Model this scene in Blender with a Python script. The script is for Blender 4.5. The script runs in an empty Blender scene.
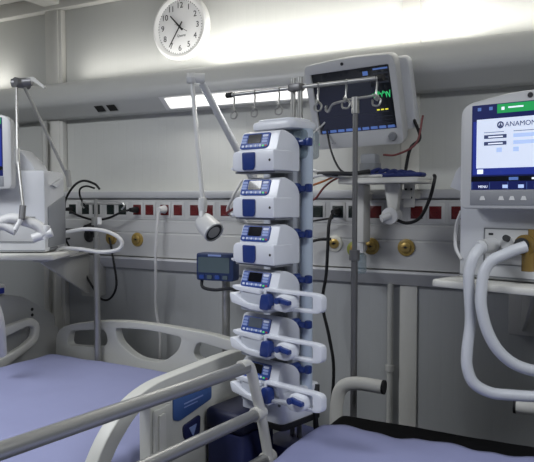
import bpy, bmesh, math, random
from mathutils import Vector, Matrix, noise
random.seed(7)
R = math.radians
PI = math.pi
col = bpy.context.scene.collection

# ------------------------------------------------------------------ materials
def lin(h):
    h = h.lstrip('#')
    out = []
    for i in (0, 2, 4):
        c = int(h[i:i+2], 16) / 255
        out.append(c/12.92 if c <= .04045 else ((c+.055)/1.055)**2.4)
    return (*out, 1)

def mat(name, hexc, rough=.5, metal=0., var=.06, scale=14, bump=0., emit=0., alpha=1., coat=0., trans=0.):
    m = bpy.data.materials.new(name); m.use_nodes = True
    nt = m.node_tree; b = nt.nodes['Principled BSDF']
    c = lin(hexc)
    tc = nt.nodes.new('ShaderNodeTexCoord')
    nz = nt.nodes.new('ShaderNodeTexNoise'); nz.inputs['Scale'].default_value = scale
    nz.inputs['Detail'].default_value = 4
    nt.links.new(tc.outputs['Object'], nz.inputs['Vector'])
    mx = nt.nodes.new('ShaderNodeMix'); mx.data_type = 'RGBA'
    mx.inputs[6].default_value = tuple(v*(1-var) for v in c[:3]) + (1,)
    mx.inputs[7].default_value = tuple(min(1, v*(1+var)) for v in c[:3]) + (1,)
    nt.links.new(nz.outputs['Fac'], mx.inputs[0])
    nt.links.new(mx.outputs[2], b.inputs['Base Color'])
    b.inputs['Roughness'].default_value = rough
    b.inputs['Metallic'].default_value = metal
    b.inputs['Coat Weight'].default_value = coat
    b.inputs['Alpha'].default_value = alpha
    b.inputs['Transmission Weight'].default_value = trans
    if emit:
        nt.links.new(mx.outputs[2], b.inputs['Emission Color'])
        b.inputs['Emission Strength'].default_value = emit
    if bump:
        bp = nt.nodes.new('ShaderNodeBump'); bp.inputs['Strength'].default_value = bump
        bp.inputs['Distance'].default_value = .01
        nt.links.new(nz.outputs['Fac'], bp.inputs['Height'])
        nt.links.new(bp.outputs['Normal'], b.inputs['Normal'])
    return m

def panel_wall_mat(name, hexc):
    """sandwich panel: painted steel with fine vertical ribs"""
    m = mat(name, hexc, .55, var=.03, scale=3)
    nt = m.node_tree; b = nt.nodes['Principled BSDF']
    tc = nt.nodes.new('ShaderNodeTexCoord')
    w = nt.nodes.new('ShaderNodeTexWave'); w.wave_type = 'BANDS'; w.bands_direction = 'X'
    w.inputs['Scale'].default_value = 6.5; w.inputs['Distortion'].default_value = 0
    nt.links.new(tc.outputs['Object'], w.inputs['Vector'])
    rp = nt.nodes.new('ShaderNodeValToRGB')
    rp.color_ramp.elements[0].position = .0; rp.color_ramp.elements[1].position = .12
    nt.links.new(w.outputs['Fac'], rp.inputs['Fac'])
    bp = nt.nodes.new('ShaderNodeBump'); bp.inputs['Strength'].default_value = .1
    bp.inputs['Distance'].default_value = .004
    nt.links.new(rp.outputs['Color'], bp.inputs['Height'])
    nt.links.new(bp.outputs['Normal'], b.inputs['Normal'])
    return m

M = {}
def mk(k, *a, **kw): M[k] = mat(k, *a, **kw)
M['wall'] = panel_wall_mat('wall', '#c5c6c2')
M['wall_lower_shade'] = panel_wall_mat('wall_lower_shade', '#a9abac'); mk('ceil', '#b4b3ae', .7); mk('trim', '#d2d1cb', .5); mk('trim_grey', '#b4b4b0', .5)  # lower wall tone is the wall colour with shade painted in
mk('floor', '#3c3f44', .45)
mk('canopy', '#bfc0be', .35, var=.02); mk('channel', '#c6c6c4', .4, var=.02); mk('rail_grey', '#b2b3b5', .4)
mk('lens', '#fffdf5', .3, emit=1.3); mk('tube_glow', '#fffaf0', .3, emit=1.)
mk('black', '#101012', .5); mk('black_rubber', '#161618', .7); mk('dark', '#2a2b2e', .5)
mk('socket_black', '#10201c', .4); mk('socket_red', '#641518', .4); mk('socket_frame', '#cbcbc9', .4)
mk('brass', '#b59a5a', .35, .6); mk('ring_white', '#d6d4c8', .4); mk('ring_yellow', '#a48a45', .4); mk('ring_green', '#9aa04a', .4)
mk('white', '#dcdcdc', .4, var=.02); mk('white_warm', '#d3d2cc', .45, var=.02); mk('ivory', '#cbcbc4', .45, var=.03)
mk('pump_white', '#dfe2ea', .35, var=.02, coat=.2); mk('pump_grey', '#b9bdc6', .4)
mk('pump_blue', '#1b3478', .35, coat=.3); mk('pump_panel', '#2c4a96', .4); mk('key', '#8fa2d6', .4); mk('key_white', '#cdd5ec', .4)
mk('lcd_black', '#0b0d16', .15, coat=.5); mk('lcd_grey', '#5d6570', .2, coat=.5)
mk('green_led', '#4fbf6a', .4, emit=.5); mk('red_led', '#a03040', .4)
mk('steel', '#a9a9a7', .35, .7, var=.05, scale=30); mk('steel_dull', '#79797b', .45, .6, scale=30); mk('rack_tube', '#c2cfdf', .35, .1)
mk('clear', '#8fa3ad', .15, alpha=.45); mk('clear_brown', '#8a713c', .2, alpha=.85)
mk('device_grey', '#d3d5d9', .4, var=.02); mk('device_side', '#8f9297', .5); mk('device_dark', '#7d8084', .45)
mk('hose', '#cdd0d6', .4, var=.02, trans=.0)
mk('screen_black', '#0c1018', .15, coat=.4, emit=.15); mk('screen_grey', '#2c2f38', .3, emit=.2)
mk('scr_blue', '#1c2a78', .3, emit=.8); mk('scr_navy', '#10184a', .3, emit=.7); mk('scr_white', '#d3dcee', .3, emit=.55, var=.01)
mk('scr_green', '#1e8a4a', .3, emit=.8); mk('scr_text', '#3a4468', .3, emit=.5); mk('scr_btn', '#9fb2d8', .3, emit=.8)
mk('scr_lime', '#3bc878', .3, emit=.6); mk('scr_yellow', '#d8d040', .3, emit=.9); mk('scr_white2', '#d8e0f0', .3, emit=.9); mk('scr_bar', '#5f7ec0', .3, emit=.3)
mk('bezel', '#c4c5c6', .4, var=.02); mk('bezel_dark', '#8b8d92', .45)
mk('lavender', '#8d91b5', .85, var=.05, scale=6, bump=.15); mk('lavender2', '#8c90b6', .85, var=.05, scale=6, bump=.15)
mk('mattress_black', '#0b0b0d', .8, bump=.1); mk('bed_frame', '#8f918f', .5)
mk('bed_label', '#3f5f9a', .4); mk('navy', '#1c2350', .55); mk('navy_dark', '#151a3a', .55)
mk('box_blue', '#24365f', .45); mk('box_lcd', '#59686e', .25)
mk('lamp_white', '#d5d6d6', .3, var=.02, coat=.3); mk('lamp_arm', '#a7aab0', .4)
mk('lamp_lens', '#54565a', .2, coat=.5); mk('blue_cloth', '#1f2b66', .7)
mk('clock_rim', '#e6e6e4', .35, var=.01); mk('clock_face', '#e3e3e2', .5, var=.01); mk('ink', '#1d1d20', .6)
mk('cabinet_grey', '#a9aaa9', .55); mk('red_cable', '#6e3232', .5); mk('cable_white', '#cfcfcf', .5)
mk('orange_tape', '#b06a3a', .6)

# ------------------------------------------------------------------ mesh builder
def rpoly(pts, r, n=5):
    """round the corners of a 2D polygon; r number or list"""
    out = []
    N = len(pts)
    for i in range(N):
        p = Vector(pts[i]); a = Vector(pts[i-1]); b = Vector(pts[(i+1) % N])
        rr = r[i] if isinstance(r, (list, tuple)) else r
        if rr <= 0: out.append(tuple(p)); continue
        da = (a-p); db = (b-p)
        t = min(rr, da.length*.49, db.length*.49)
        pa = p+da.normalized()*t; pb = p+db.normalized()*t
        for k in range(n+1):
            u = k/n
            q = pa*(1-u)**2 + p*2*u*(1-u) + pb*u*u
            out.append(tuple(q))
    return out

def rect(x0, x1, z0, z1): return [(x0, z0), (x1, z0), (x1, z1), (x0, z1)]

def smooth_path(pts, n=8):
    pts = [Vector(p) for p in pts]
    if len(pts) < 3: return pts
    P = [pts[0]*2-pts[1]] + pts + [pts[-1]*2-pts[-2]]
    out = []
    for i in range(1, len(P)-2):
        a, b, c, d = P[i-1:i+3]
        for k in range(n):
            t = k/n
            out.append(.5*((2*b)+(c-a)*t+(2*a-5*b+4*c-d)*t*t+(3*b-a-3*c+d)*t**3))
    out.append(pts[-1])
    return out

class MB:
    def __init__(s, T=None):
        s.bm = bmesh.new(); s.mats = []; s.T = T or Matrix()
    def mi(s, m):
        if m not in s.mats: s.mats.append(m)
        return s.mats.index(m)
    def merge(s, tb, m, T=None):
        i = s.mi(m)
        for f in tb.faces: f.material_index = i
        bmesh.ops.transform(tb, matrix=s.T @ (T or Matrix()), verts=tb.verts)
        me = bpy.data.meshes.new('tmp'); tb.to_mesh(me); tb.free()
        s.bm.from_mesh(me); bpy.data.meshes.remove(me)
        return s
    def box(s, c, sz, m, bev=0., seg=2, T=None):
        tb = bmesh.new(); bmesh.ops.create_cube(tb, size=1)
        bmesh.ops.transform(tb, matrix=Matrix.Translation(c) @ Matrix.Diagonal((*sz, 1)), verts=tb.verts)
        if bev: bmesh.ops.bevel(tb, geom=tb.edges[:], offset=min(bev, min(sz)*.49), segments=seg, affect='EDGES', profile=.5)
        return s.merge(tb, m, T)
    def b2(s, x0, x1, y0, y1, z0, z1, m, bev=0., seg=2, T=None):
        return s.box(((x0+x1)/2, (y0+y1)/2, (z0+z1)/2), (abs(x1-x0), abs(y1-y0), abs(z1-z0)), m, bev, seg, T)
    def prism(s, pts, d0, d1, m, plane='xz', holes=(), bev=0., T=None, seg=2):
        def p3(u, v, d): return {'xz': (u, d, v), 'yz': (d, u, v), 'xy': (u, v, d)}[plane]
        tb = bmesh.new(); edges = []
        for loop in [pts, *holes]:
            vs = [tb.verts.new(p3(u, v, d0)) for u, v in loop]
            edges += [tb.edges.new((vs[k], vs[(k+1) % len(vs)])) for k in range(len(vs))]
        if holes:
            bmesh.ops.triangle_fill(tb, use_beauty=True, use_dissolve=False, edges=edges)
        else:
            tb.faces.new(vs)
        g = bmesh.ops.extrude_face_region(tb, geom=tb.faces[:])
        nv = [e for e in g['geom'] if isinstance(e, bmesh.types.BMVert)]
        o = Vector(p3(0, 0, d1))-Vector(p3(0, 0, d0))
        bmesh.ops.translate(tb, vec=o, verts=nv)
        bmesh.ops.recalc_face_normals(tb, faces=tb.faces)
        if bev:
            if holes: bmesh.ops.dissolve_limit(tb, angle_limit=.01, verts=tb.verts, edges=[e for e in tb.edges if len(e.link_faces) == 2 and e.calc_face_angle(0) < .001])
            ed = [e for e in tb.edges if len(e.link_faces) == 2 and e.calc_face_angle(0) > 1.2]
            bmesh.ops.bevel(tb, geom=ed, offset=bev, segments=seg, affect='EDGES', profile=.5, clamp_overlap=True)
        return s.merge(tb, m, T)
    def tube(s, pts, r, m, seg=10, smooth=0, closed=False, T=None, radii=None, flat=1.):
        if smooth: pts = smooth_path(pts, smooth)
        pts = [Vector(p) for p in pts]; N = len(pts)
        tb = bmesh.new(); rings = []; prev = None
        for i, p in enumerate(pts):
            if closed: t = pts[(i+1) % N]-pts[i-1]
            else: t = pts[min(i+1, N-1)]-pts[max(i-1, 0)]
            t.normalize()
            if prev is None:
                a = Vector((0, 0, 1)) if abs(t.z) < .9 else Vector((1, 0, 0))
                prev = a
            u = prev-t*prev.dot(t)
            if u.length < 1e-5: u = t.orthogonal()
            u.normalize(); w = t.cross(u); prev = u
            rr = radii[i] if radii else r
            rings.append([tb.verts.new(p+(u*math.cos(2*PI*k/seg)*flat+w*math.sin(2*PI*k/seg))*rr) for k in range(seg)])
        for i in range(N if closed else N-1):
            a, b = rings[i], rings[(i+1) % N]
            for k in range(seg):
                tb.faces.new((a[k], a[(k+1) % seg], b[(k+1) % seg], b[k]))
        if not closed:
            tb.faces.new(rings[0][::-1]); tb.faces.new(rings[-1])
        bmesh.ops.recalc_face_normals(tb, faces=tb.faces)
        return s.merge(tb, m, T)
    def cyl(s, a, b, r, m, seg=16, r2=None, T=None):
        return s.tube([a, b], r, m, seg, T=T, radii=[r, r if r2 is None else r2])
    def lathe(s, prof, m, T=None, seg=24):
        """profile (r,z) revolved about local z"""
        tb = bmesh.new(); rings = []
        for r, z in prof:
            rings.append([tb.verts.new((r*math.cos(2*PI*k/seg), r*math.sin(2*PI*k/seg), z)) for k in range(seg)] if r > 1e-6 else [tb.verts.new((0, 0, z))])
        for a, b in zip(rings, rings[1:]):
            for k in range(seg):
                k2 = (k+1) % seg
                if len(a) == 1 and len(b) > 1: tb.faces.new((a[0], b[k], b[k2]))
                elif len(b) == 1 and len(a) > 1: tb.faces.new((a[k], b[0], a[k2]))
                elif len(a) > 1: tb.faces.new((a[k], b[k], b[k2], a[k2]))
        bmesh.ops.recalc_face_normals(tb, faces=tb.faces)
        return s.merge(tb, m, T)
    def quad(s, p, m, T=None):
        tb = bmesh.new(); tb.faces.new([tb.verts.new(q) for q in p]); return s.merge(tb, m, T)
    def text(s, body, size, m, T, align='CENTER'):
        cu = bpy.data.curves.new('t', 'FONT'); cu.body = body; cu.size = size
        cu.align_x = align; cu.align_y = 'CENTER'; cu.extrude = .0002
        o = bpy.data.objects.new('t', cu); col.objects.link(o)
        dg = bpy.context.evaluated_depsgraph_get()
        me = bpy.data.meshes.new_from_object(o.evaluated_get(dg))
        tb = bmesh.new(); tb.from_mesh(me)
        bpy.data.objects.remove(o); bpy.data.curves.remove(cu); bpy.data.meshes.remove(me)
        return s.merge(tb, m, T)
    def build(s, name, parent=None, label=None, angle=35):
        me = bpy.data.meshes.new(name); s.bm.to_mesh(me); s.bm.free()
        for m in s.mats: me.materials.append(M[m])
        me.polygons.foreach_set('use_smooth', [True]*len(me.polygons))
        me.set_sharp_from_angle(angle=R(angle))
        o = bpy.data.objects.new(name, me); col.objects.link(o)
        if parent: o.parent = parent
        if label: o['label'] = label
        return o

def tag(o, label=None, cat=None, group=None, kind=None):
    if label: o['label'] = label
    if cat: o['category'] = cat
    if group: o['group'] = group
    if kind: o['kind'] = kind
    return o
def thing(name, loc, rz, label, cat, group=None):
    o = bpy.data.objects.new(name, None); col.objects.link(o)
    o.empty_display_size = .05
    o.location = loc; o.rotation_euler = (0, 0, R(rz))
    return tag(o, label, cat, group)
def struct(mb, name, label=None):
    o = mb.build(name); o['kind'] = 'structure'
    if label: o['label'] = label
    return o
# text facing -y (local xz plane)
def FT(x, y, z): return Matrix.Translation((x, y, z)) @ Matrix.Rotation(PI/2, 4, 'X')

# ------------------------------------------------------------------ room
XL, XR, YF = -5.0, 3.2, -5.2
CZ = 2.535
m = MB(); m.b2(XL-.1, XR+.1, 0, .1, -.1, CZ+.1, 'wall'); struct(m, 'wall_back', 'pale ribbed sandwich panel wall behind the beds')
m = MB(); m.b2(XL-.1, XL, YF, 0, -.1, CZ+.1, 'wall'); struct(m, 'wall_left')
m = MB(); m.b2(XR, XR+.1, YF, 0, -.1, CZ+.1, 'wall'); struct(m, 'wall_right')
m = MB(); m.b2(XL-.1, XR+.1, YF-.1, YF, -.1, CZ+.1, 'wall'); struct(m, 'wall_front')
m = MB(); m.b2(XL-.1, XR+.1, YF-.1, 0, -.1, 0, 'floor'); struct(m, 'floor')
m = MB(); m.b2(XL, XR, YF, 0, CZ, CZ+.1, 'ceil'); struct(m, 'ceiling')
# wall top trims, ceiling beam, corner post, panel joint
m = MB(); m.b2(XL, XR, -.05, 0, 2.462, CZ, 'trim', .006); struct(m, 'trim_1', 'white strip where the back wall meets the ceiling')
m = MB(); m.b2(-2.61, -2.50, YF, -.05, 2.48, CZ, 'trim', .008); struct(m, 'trim_2', 'white ceiling beam running out from the wall post')
m = MB(); m.b2(-2.625, -2.51, -.035, 0, 0, 2.462, 'trim', .006).b2(-2.59, -2.53, -.04, -.03, 0, 2.462, 'trim', .005)
struct(m, 'trim_3', 'white vertical wall post left of the supply channel')
m = MB(); m.b2(-.745, -.675, -.014, 0, 0, 2.462, 'trim', .004)
struct(m, 'trim_4', 'white vertical panel joint behind the patient monitor')
for k, x in enumerate((-3.9, 1.15)):
    m = MB(); m.b2(x-.04, x+.04, -.022, 0, 0, 2.462, 'trim', .004); struct(m, 'trim_%d' % (5+k))
m = MB(); m.b2(XL, XR, -.02, 0, 0, .1, 'trim_grey', .004); struct(m, 'baseboard_back')

m = MB(); m.b2(XL, XR, -.004, 0, .1, 1.166, 'wall_lower_shade'); struct(m, 'trim_7', 'back wall below the supply channel with shade painted in as darker grey')  # thin sheet added over the wall, its darker grey stands for shade
# wall pipes
def wall_pipe(x, y, z0, z1, r, label):
    m = MB(); m.cyl((x, y, z0), (x, y, z1), r, 'trim_grey')
    t = thing('conduit_pipe', (0, 0, 0), 0, label, 'pipe')
    m.build('pipe', t)
    for z in (z0+.35, z0+.83):
        c = MB(); c.cyl((x, y, z-.012), (x, y, z+.012), r*1.5, 'trim_grey'); c.b2(x-r*.8, x+r*.8, y, 0, z-.01, z+.01, 'trim_grey'); c.build('clip', t)
wall_pipe(-.778, -.028, 0, 1.165, .012, 'grey vertical conduit pipe on the wall below the patient monitor')
wall_pipe(-2.605, -.065, 0, 1.9, .015, 'grey vertical conduit pipe on the wall post beside the left ventilator')

# ------------------------------------------------------------------ bed head light canopy
can = thing('bed_head_light_canopy', (0, 0, 0), 0, 'long grey curved light canopy running along the wall under the clock', 'wall light')
prof = rpoly([(0, 1.905), (0, 2.05), (-.05, 2.05), (-.075, 2.085), (-.115, 2.06), (-.14, 2.0), (-.135, 1.965), (-.06, 1.905)], [0, 0, .01, .01, .03, .03, .02, .01], 4)
m = MB(); m.prism(prof, XL+.02, XR-.02, 'canopy', 'yz'); m.build('housing', can)
# lower sloping face frame: from (-.135,1.965) to (-.06,1.905)
def low(x0, x1, a0, a1, off):
    def q(x, a):
        y = -.135+.075*a; z = 1.965-.06*a
        n = Vector((-.06, -.075)).normalized()
        return (x, y+n.x*off, z+n.y*off)
    return [q(x0, a0), q(x1, a0), q(x1, a1), q(x0, a1)]
for x0, x1 in ((-1.83, -1.0), (.05, .9), (-4.4, -3.5)):
    m = MB(); m.quad(low(x0, x1, .08, .93, .003), 'white').build('light_frame', can)
    m = MB(); m.quad(low(x0+.03, x1-.02, .18, .82, .006), 'lens').build('light_panel', can)
for x in (-2.2, -2.125):
    m = MB(); m.quad(low(x-.026, x+.026, .3, .7, .003), 'black').build('cutout', can)
for x0, x1 in ((-1.62, -.62), (-3.9, -2.85), (-.5, 1.3)):
    m = MB(); m.cyl((x0, -.03, 2.058), (x1, -.03, 2.058), .008, 'tube_glow'); m.build('fluorescent_tube', can)

# ------------------------------------------------------------------ supply channel with sockets and gas outlets
ch = thing('medical_supply_channel', (0, 0, 0), 0, 'long white wall channel with black and red power sockets and gas outlets', 'supply channel')
CX0, CX1 = -2.5, 2.2
prof = [(0, 1.165), (0, 1.538), (-.05, 1.538), (-.05, 1.5), (-.06, 1.496), (-.06, 1.405), (-.056, 1.402), (-.056, 1.398), (-.06, 1.395),
        (-.06, 1.345), (-.057, 1.342), (-.057, 1.338), (-.06, 1.335), (-.06, 1.228), (-.05, 1.222), (-.01, 1.165)]
m = MB(); m.prism(prof, CX0, CX1, 'channel', 'yz'); m.build('channel_body', ch)
m = MB(); m.prism(rpoly([(-.045, 1.503), (-.045, 1.536), (-.075, 1.536), (-.075, 1.503)], .006, 2), CX0, CX1, 'rail_grey', 'yz'); m.build('equipment_rail', ch)
m = MB(); m.prism([(-.012, 1.163), (-.062, 1.222), (-.07, 1.222), (-.07, 1.212), (-.022, 1.163)], CX0, CX1, 'white', 'yz'); m.build('lower_strip', ch)
socks = [(-2.422, 0), (-2.335, 0), (-2.265, 0), (-2.174, 0), (-2.1, 0), (-2.01, 1), (-1.937, 1), (-1.849, 1), (-1.774, 1), (-1.683, 1), (-1.607, 1), (-1.52, 1), (-1.43, 1),
         (-1.32, 0), (-1.24, 0), (-1.16, 0), (-1.077, 0), (-.989, 0), (-.92, 0), (-.83, 1), (-.757, 1), (-.668, 1), (-.597, 1), (-.515, 1), (-.44, 1), (-.35, 1), (-.27, 1)]
for x, k in socks:
    m = MB(); z = 1.449
    m.box((x, -.061, z), (.066, .004, .074), 'socket_frame', .0015)
    c = 'socket_red' if k else 'socket_black'
    m.box((x, -.063, z), (.046, .004, .048), c, .001)
    m.lathe([(0, .0003), (.017, .0003), (.019, .002)], c, T=Matrix.Translation((x, -.0655, z)) @ Matrix.Rotation(PI/2, 4, 'X'), seg=16)
    for dx in (-.006, .006): m.cyl((x+dx, -.0652, z), (x+dx, -.0658, z), .0022, 'black', 8)
    m.build('power_socket', ch, ('red power socket' if k else 'black power socket'))
for x, z, c in ((-2.313, 1.318, 'dark'), (-2.171, 1.31, 'brass'), (-2.011, 1.307, 'ring_yellow'), (-1.001, 1.32, 'ring_white'), (-.915, 1.30, 'ring_green'),
                (-.847, 1.314, 'ring_yellow'), (-.707, 1.314, 'ring_yellow'), (-.3, 1.31, 'ring_white')):
    m = MB(); T = Matrix.Translation((x, -.06, z)) @ Matrix.Rotation(PI/2, 4, 'X')
    m.lathe([(.033, 0), (.033, .006), (.028, .009), (.019, .009)], c, T)
    m.lathe([(.02, .004), (.02, .014), (.015, .017), (.006, .017), (.006, .008), (0, .008)], 'brass' if c != 'dark' else 'dark', T)
    m.box((x, -.074, z+.001), (.024, .006, .006), 'dark', .002)
    m.build('gas_outlet', ch)
for x in (-2.45, -1.2, -.1):
    for z in (1.37, 1.28):
        pass

# ------------------------------------------------------------------ wall clock
ck = thing('wall_clock', (-1.788, 0, 2.29), 0, 'round white wall clock with black numerals above the light canopy', 'clock')
RT = Matrix.Rotation(PI/2, 4, 'X')
m = MB(); m.lathe([(.122, .018), (.130, .024), (.140, .027), (.149, .024), (.154, .015), (.154, .0), (0, 0)], 'clock_rim', RT, 48); m.build('rim', ck)
m = MB(); m.lathe([(0, .018), (.128, .018)], 'clock_face', RT, 48); m.build('dial', ck)
for h in range(1, 13):
    m = MB(); a = R(90-30*h); m.text(str(h), .037, 'ink', FT(.097*math.cos(a), -.0186, .097*math.sin(a)))
    m.build('numeral', ck)
m = MB()
for k in range(60):
    a = R(6*k); T = Matrix.Translation((0, -.0185, 0)) @ Matrix.Rotation(a, 4, 'Y')
    m.box((0, 0, .120), (.0015 if k % 5 else .003, .0004, .006), 'ink', T=T)
m.build('minute_track', ck)
m = MB(); m.text('Quartz', .016, 'ink', FT(.008, -.0186, -.04)); m.build('dial_lettering', ck)
def hand(ang, L, tail, w, y):
    m = MB(); T = Matrix.Translation((0, y, 0)) @ Matrix.Rotation(R(ang), 4, 'Y')
    m.prism([(-w, -tail), (w, -tail), (w*.6, L), (-w*.6, L)], -.0008, .0008, 'ink', T=T); return m
hand(316, .075, .022, .0042, -.021).build('hour_hand', ck)
hand(214, .105, .026, .003, -.023).build('minute_hand', ck)
hand(300, .03, .05, .0012, -.025).build('second_hand', ck)

# ------------------------------------------------------------------ infusion pump stand
PA = -14.3
PS = (-.9425, -.852, 0)
st = thing('infusion_pump_stand', PS, PA, 'steel pole stand with docking rack carrying six infusion pumps', 'pump stand')
m = MB()
for x in (-.031, -.002): m.cyl((x, .222, .12), (x, .222, 1.885), .0085, 'steel', 14)
m.build('pole', st)
# cross bar with hooks
m = MB(); m.cyl((-.283, .186, 1.853), (.272, .257, 1.853), .0065, 'steel', 12); m.build('cross_bar', st)
for x, yy in ((-.283, .186), (.272, .257)):
    m = MB(); m.cyl((x-.012, yy, 1.853), (x+.012, yy, 1.853), .0095, 'black_rubber', 12); m.build('end_cap', st)
def hook_mb(x, y, z, sc=1.):
    m = MB(); m.tube([(x, y, z+.008), (x+.003, y-.008, z), (x, y, z-.012), (x-.002*sc, y, z-.045*sc), (x+.012*sc, y, z-.062*sc), (x+.008*sc, y-.004, z-.078*sc), (x-.01*sc, y-.006, z-.075*sc), (x-.013*sc, y-.004, z-.06*sc)], .003, 'steel', 8, 5)
    m.tube([(x-.004, y-.008, z-.048*sc), (x+.008, y-.012, z-.052*sc), (x, y-.012, z-.06*sc)], .004, 'steel', 8, 3)
    return m
for x in (-.262, -.176, -.08, .065, .162, .262):
    hook_mb(x, .222+x*.128, 1.851).build('hook', st)
m = MB(); m.box((-.016, .220, 1.853), (.05, .03, .024), 'steel_dull', .005); m.build('bar_clamp', st)
# rack
m = MB(); m.b2(-.075, .052, .125, .185, .93, 1.707, 'pump_grey', .01).b2(-.03, .03, .11, .13, .95, 1.70, 'device_dark', .004); m.build('rack_column', st)
m = MB(); m.cyl((.084, .15, .86), (.084, .15, 1.71), .019, 'rack_tube', 24); m.build('rack_tube', st)
m = MB()
m.prism(rpoly(rect(-.082, .088, .075, .205), [.03]*4), 1.708, 1.734, 'pump_white', 'xy', bev=.008)
m.prism(rpoly(rect(-.07, .076, .085, .195), [.03]*4), 1.732, 1.742, 'pump_white', 'xy', bev=.005)
m.build('top_cap', st)
m = MB(); m.b2(-.03, .098, .118, .2, 1.62, 1.708, 'clear', .012); m.build('cap_housing', st)
for k in range(6):
    z = 1.581-.1355*k+.085
    m = MB(); m.cyl((.07, .125, z), (.07, .095, z), .017, 'pump_blue', 16)
    m.box((.085, .115, z), (.05, .022, .018), 'pump_blue', .006)
    m.box((.115, .12, z+.002), (.02, .02, .026), 'pump_blue', .006)
    m.build('locking_knob', st)
    m = MB(); m.b2(-.05, .05, .095, .13, z-.055, z-.01, 'black', .004); m.build('dock_slot', st)
# link base box
m = MB(); m.prism(rpoly(rect(-.07, .1, .02, .2), .02), .84, .935, 'pump_white', 'xy', bev=.006); m.prism(rpoly(rect(-.074, .104, .016, .204), .022), .825, .842, 'black', 'xy')
m.cyl((.09, .019, .9), (.09, .017, .9), .005, 'device_dark', 10); m.build('base_box', st)
m = MB(); m.prism(rpoly(rect(-.09, .09, .12, .33), .02), .64, .73, 'navy', 'xy', bev=.008); m.build('battery_tray', st)
m = MB(); m.cyl((-.016, .222, .06), (-.016, .222, .13), .035, 'dark', 20)
for k in range(5):
    a = 2*PI*k/5+.3
    e = (-.016+.23*math.cos(a), .222+.23*math.sin(a), .075)
    m.tube([(-.016, .222, .1), e], .016, 'dark', 10)
m.build('star_base', st)
for k in range(5):
    a = 2*PI*k/5+.3; e = (-.016+.23*math.cos(a), .222+.23*math.sin(a))
    m = MB(); m.cyl((e[0]-.012, e[1], .03), (e[0]+.012, e[1], .03), .03, 'black_rubber', 16); m.cyl((e[0], e[1], .03), (e[0], e[1], .08), .008, 'steel'); m.build('castor', st)

def leanT(x, z):
    """frame on the sloping control face: origin left-bottom at z .068"""
    return Matrix.Translation((x, .0035, .0645)) @ Matrix.Rotation(R(-17), 4, 'X') @ Matrix.Diagonal((1.13, 1, .83, 1))
def control_panel(root, lit=False):
    T = leanT(-.062, 0)
    p = MB(T)
    p.prism(rpoly([(0, .003), (.01, 0), (.092, .0), (.1, .008), (.1, .058), (0.004, .058)], .006), -.004, .004, 'pump_panel', bev=.0015)
    o = p.build('control_panel', root)
    d = MB(T); d.prism(rpoly(rect(.026, .072, .020, .053), .003), -.0055, -.003, 'lcd_grey' if lit else 'lcd_black'); d.build('display', o)
    k = MB(T)
    for x0 in (.004, .077):
        for z0 in (.021, .031, .042):
            k.prism(rpoly(rect(x0, x0+.018, z0, z0+.008), .003), -.0056, -.003, 'key_white' if (x0 > .05 and z0 > .04) else 'key')
    for i in range(7):
        k.prism(rpoly(rect(.022+.008*i, .028+.008*i, .006, .014), .002), -.0056, -.003, 'key' if i % 2 else 'key_white')
    k.prism(rpoly(rect(.008, .016, .006, .014), .003), -.0056, -.003, 'key_white')
    k.prism(rpoly(rect(.08, .086, .006, .012), .002), -.0056, -.003, 'green_led'); k.prism(rpoly(rect(.09, .096, .006, .012), .002), -.0056, -.003, 'red_led')
    k.build('keypad', o)
side_prof = rpoly([(0, .05), (.003, .064), (.018, .112), (.026, .117), (.042, .117), (.080, .104), (.105, .080), (.105, 0), (.02, 0)], [.004, .004, .008, .006, .02, .03, .02, .006, .004], 4)
DOCK = Matrix.Identity(4)
def pump_world(k):
    c, s = math.cos(R(PA)), math.sin(R(PA))
    sh = .009+.0006*k
    return (PS[0]+c*sh, PS[1]+s*sh, 1.581-.1355*k)
def make_volumetric(k, label):
    t = thing('infusion_pump', pump_world(k), PA, label, 'infusion pump', 'infusion pumps stacked on the stand')
    m = MB()
    m.prism(side_prof, -.066, .084, 'pump_white', 'yz', bev=.006)
    m.prism(rpoly(rect(-.080, .086, .0, .060), [.02, .006, .006, .02]), -.012, .07, 'pump_white', bev=.006)
    m.prism([(-.080, .014), (-.09, .012), (-.09, .007), (-.080, .003)], -.008, .03, 'pump_white')
    m.build('housing', t)
    d = MB(); d.prism(rpoly([(-.034, .003), (.008, .003), (.014, .012), (.014, .055), (-.036, .055)], .006), -.017, -.008, 'pump_blue', bev=.002); d.build('door_lever', t)
    d = MB(); d.cyl((.07, -.0125, .03), (.07, -.010, .03), .004, 'dark', 10); d.build('port', t)
    d = MB(); d.b2(-.08, .08, .0, .08, -.006, .001, 'device_dark', .002); d.build('underside', t)
    control_panel(t); return t
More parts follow.
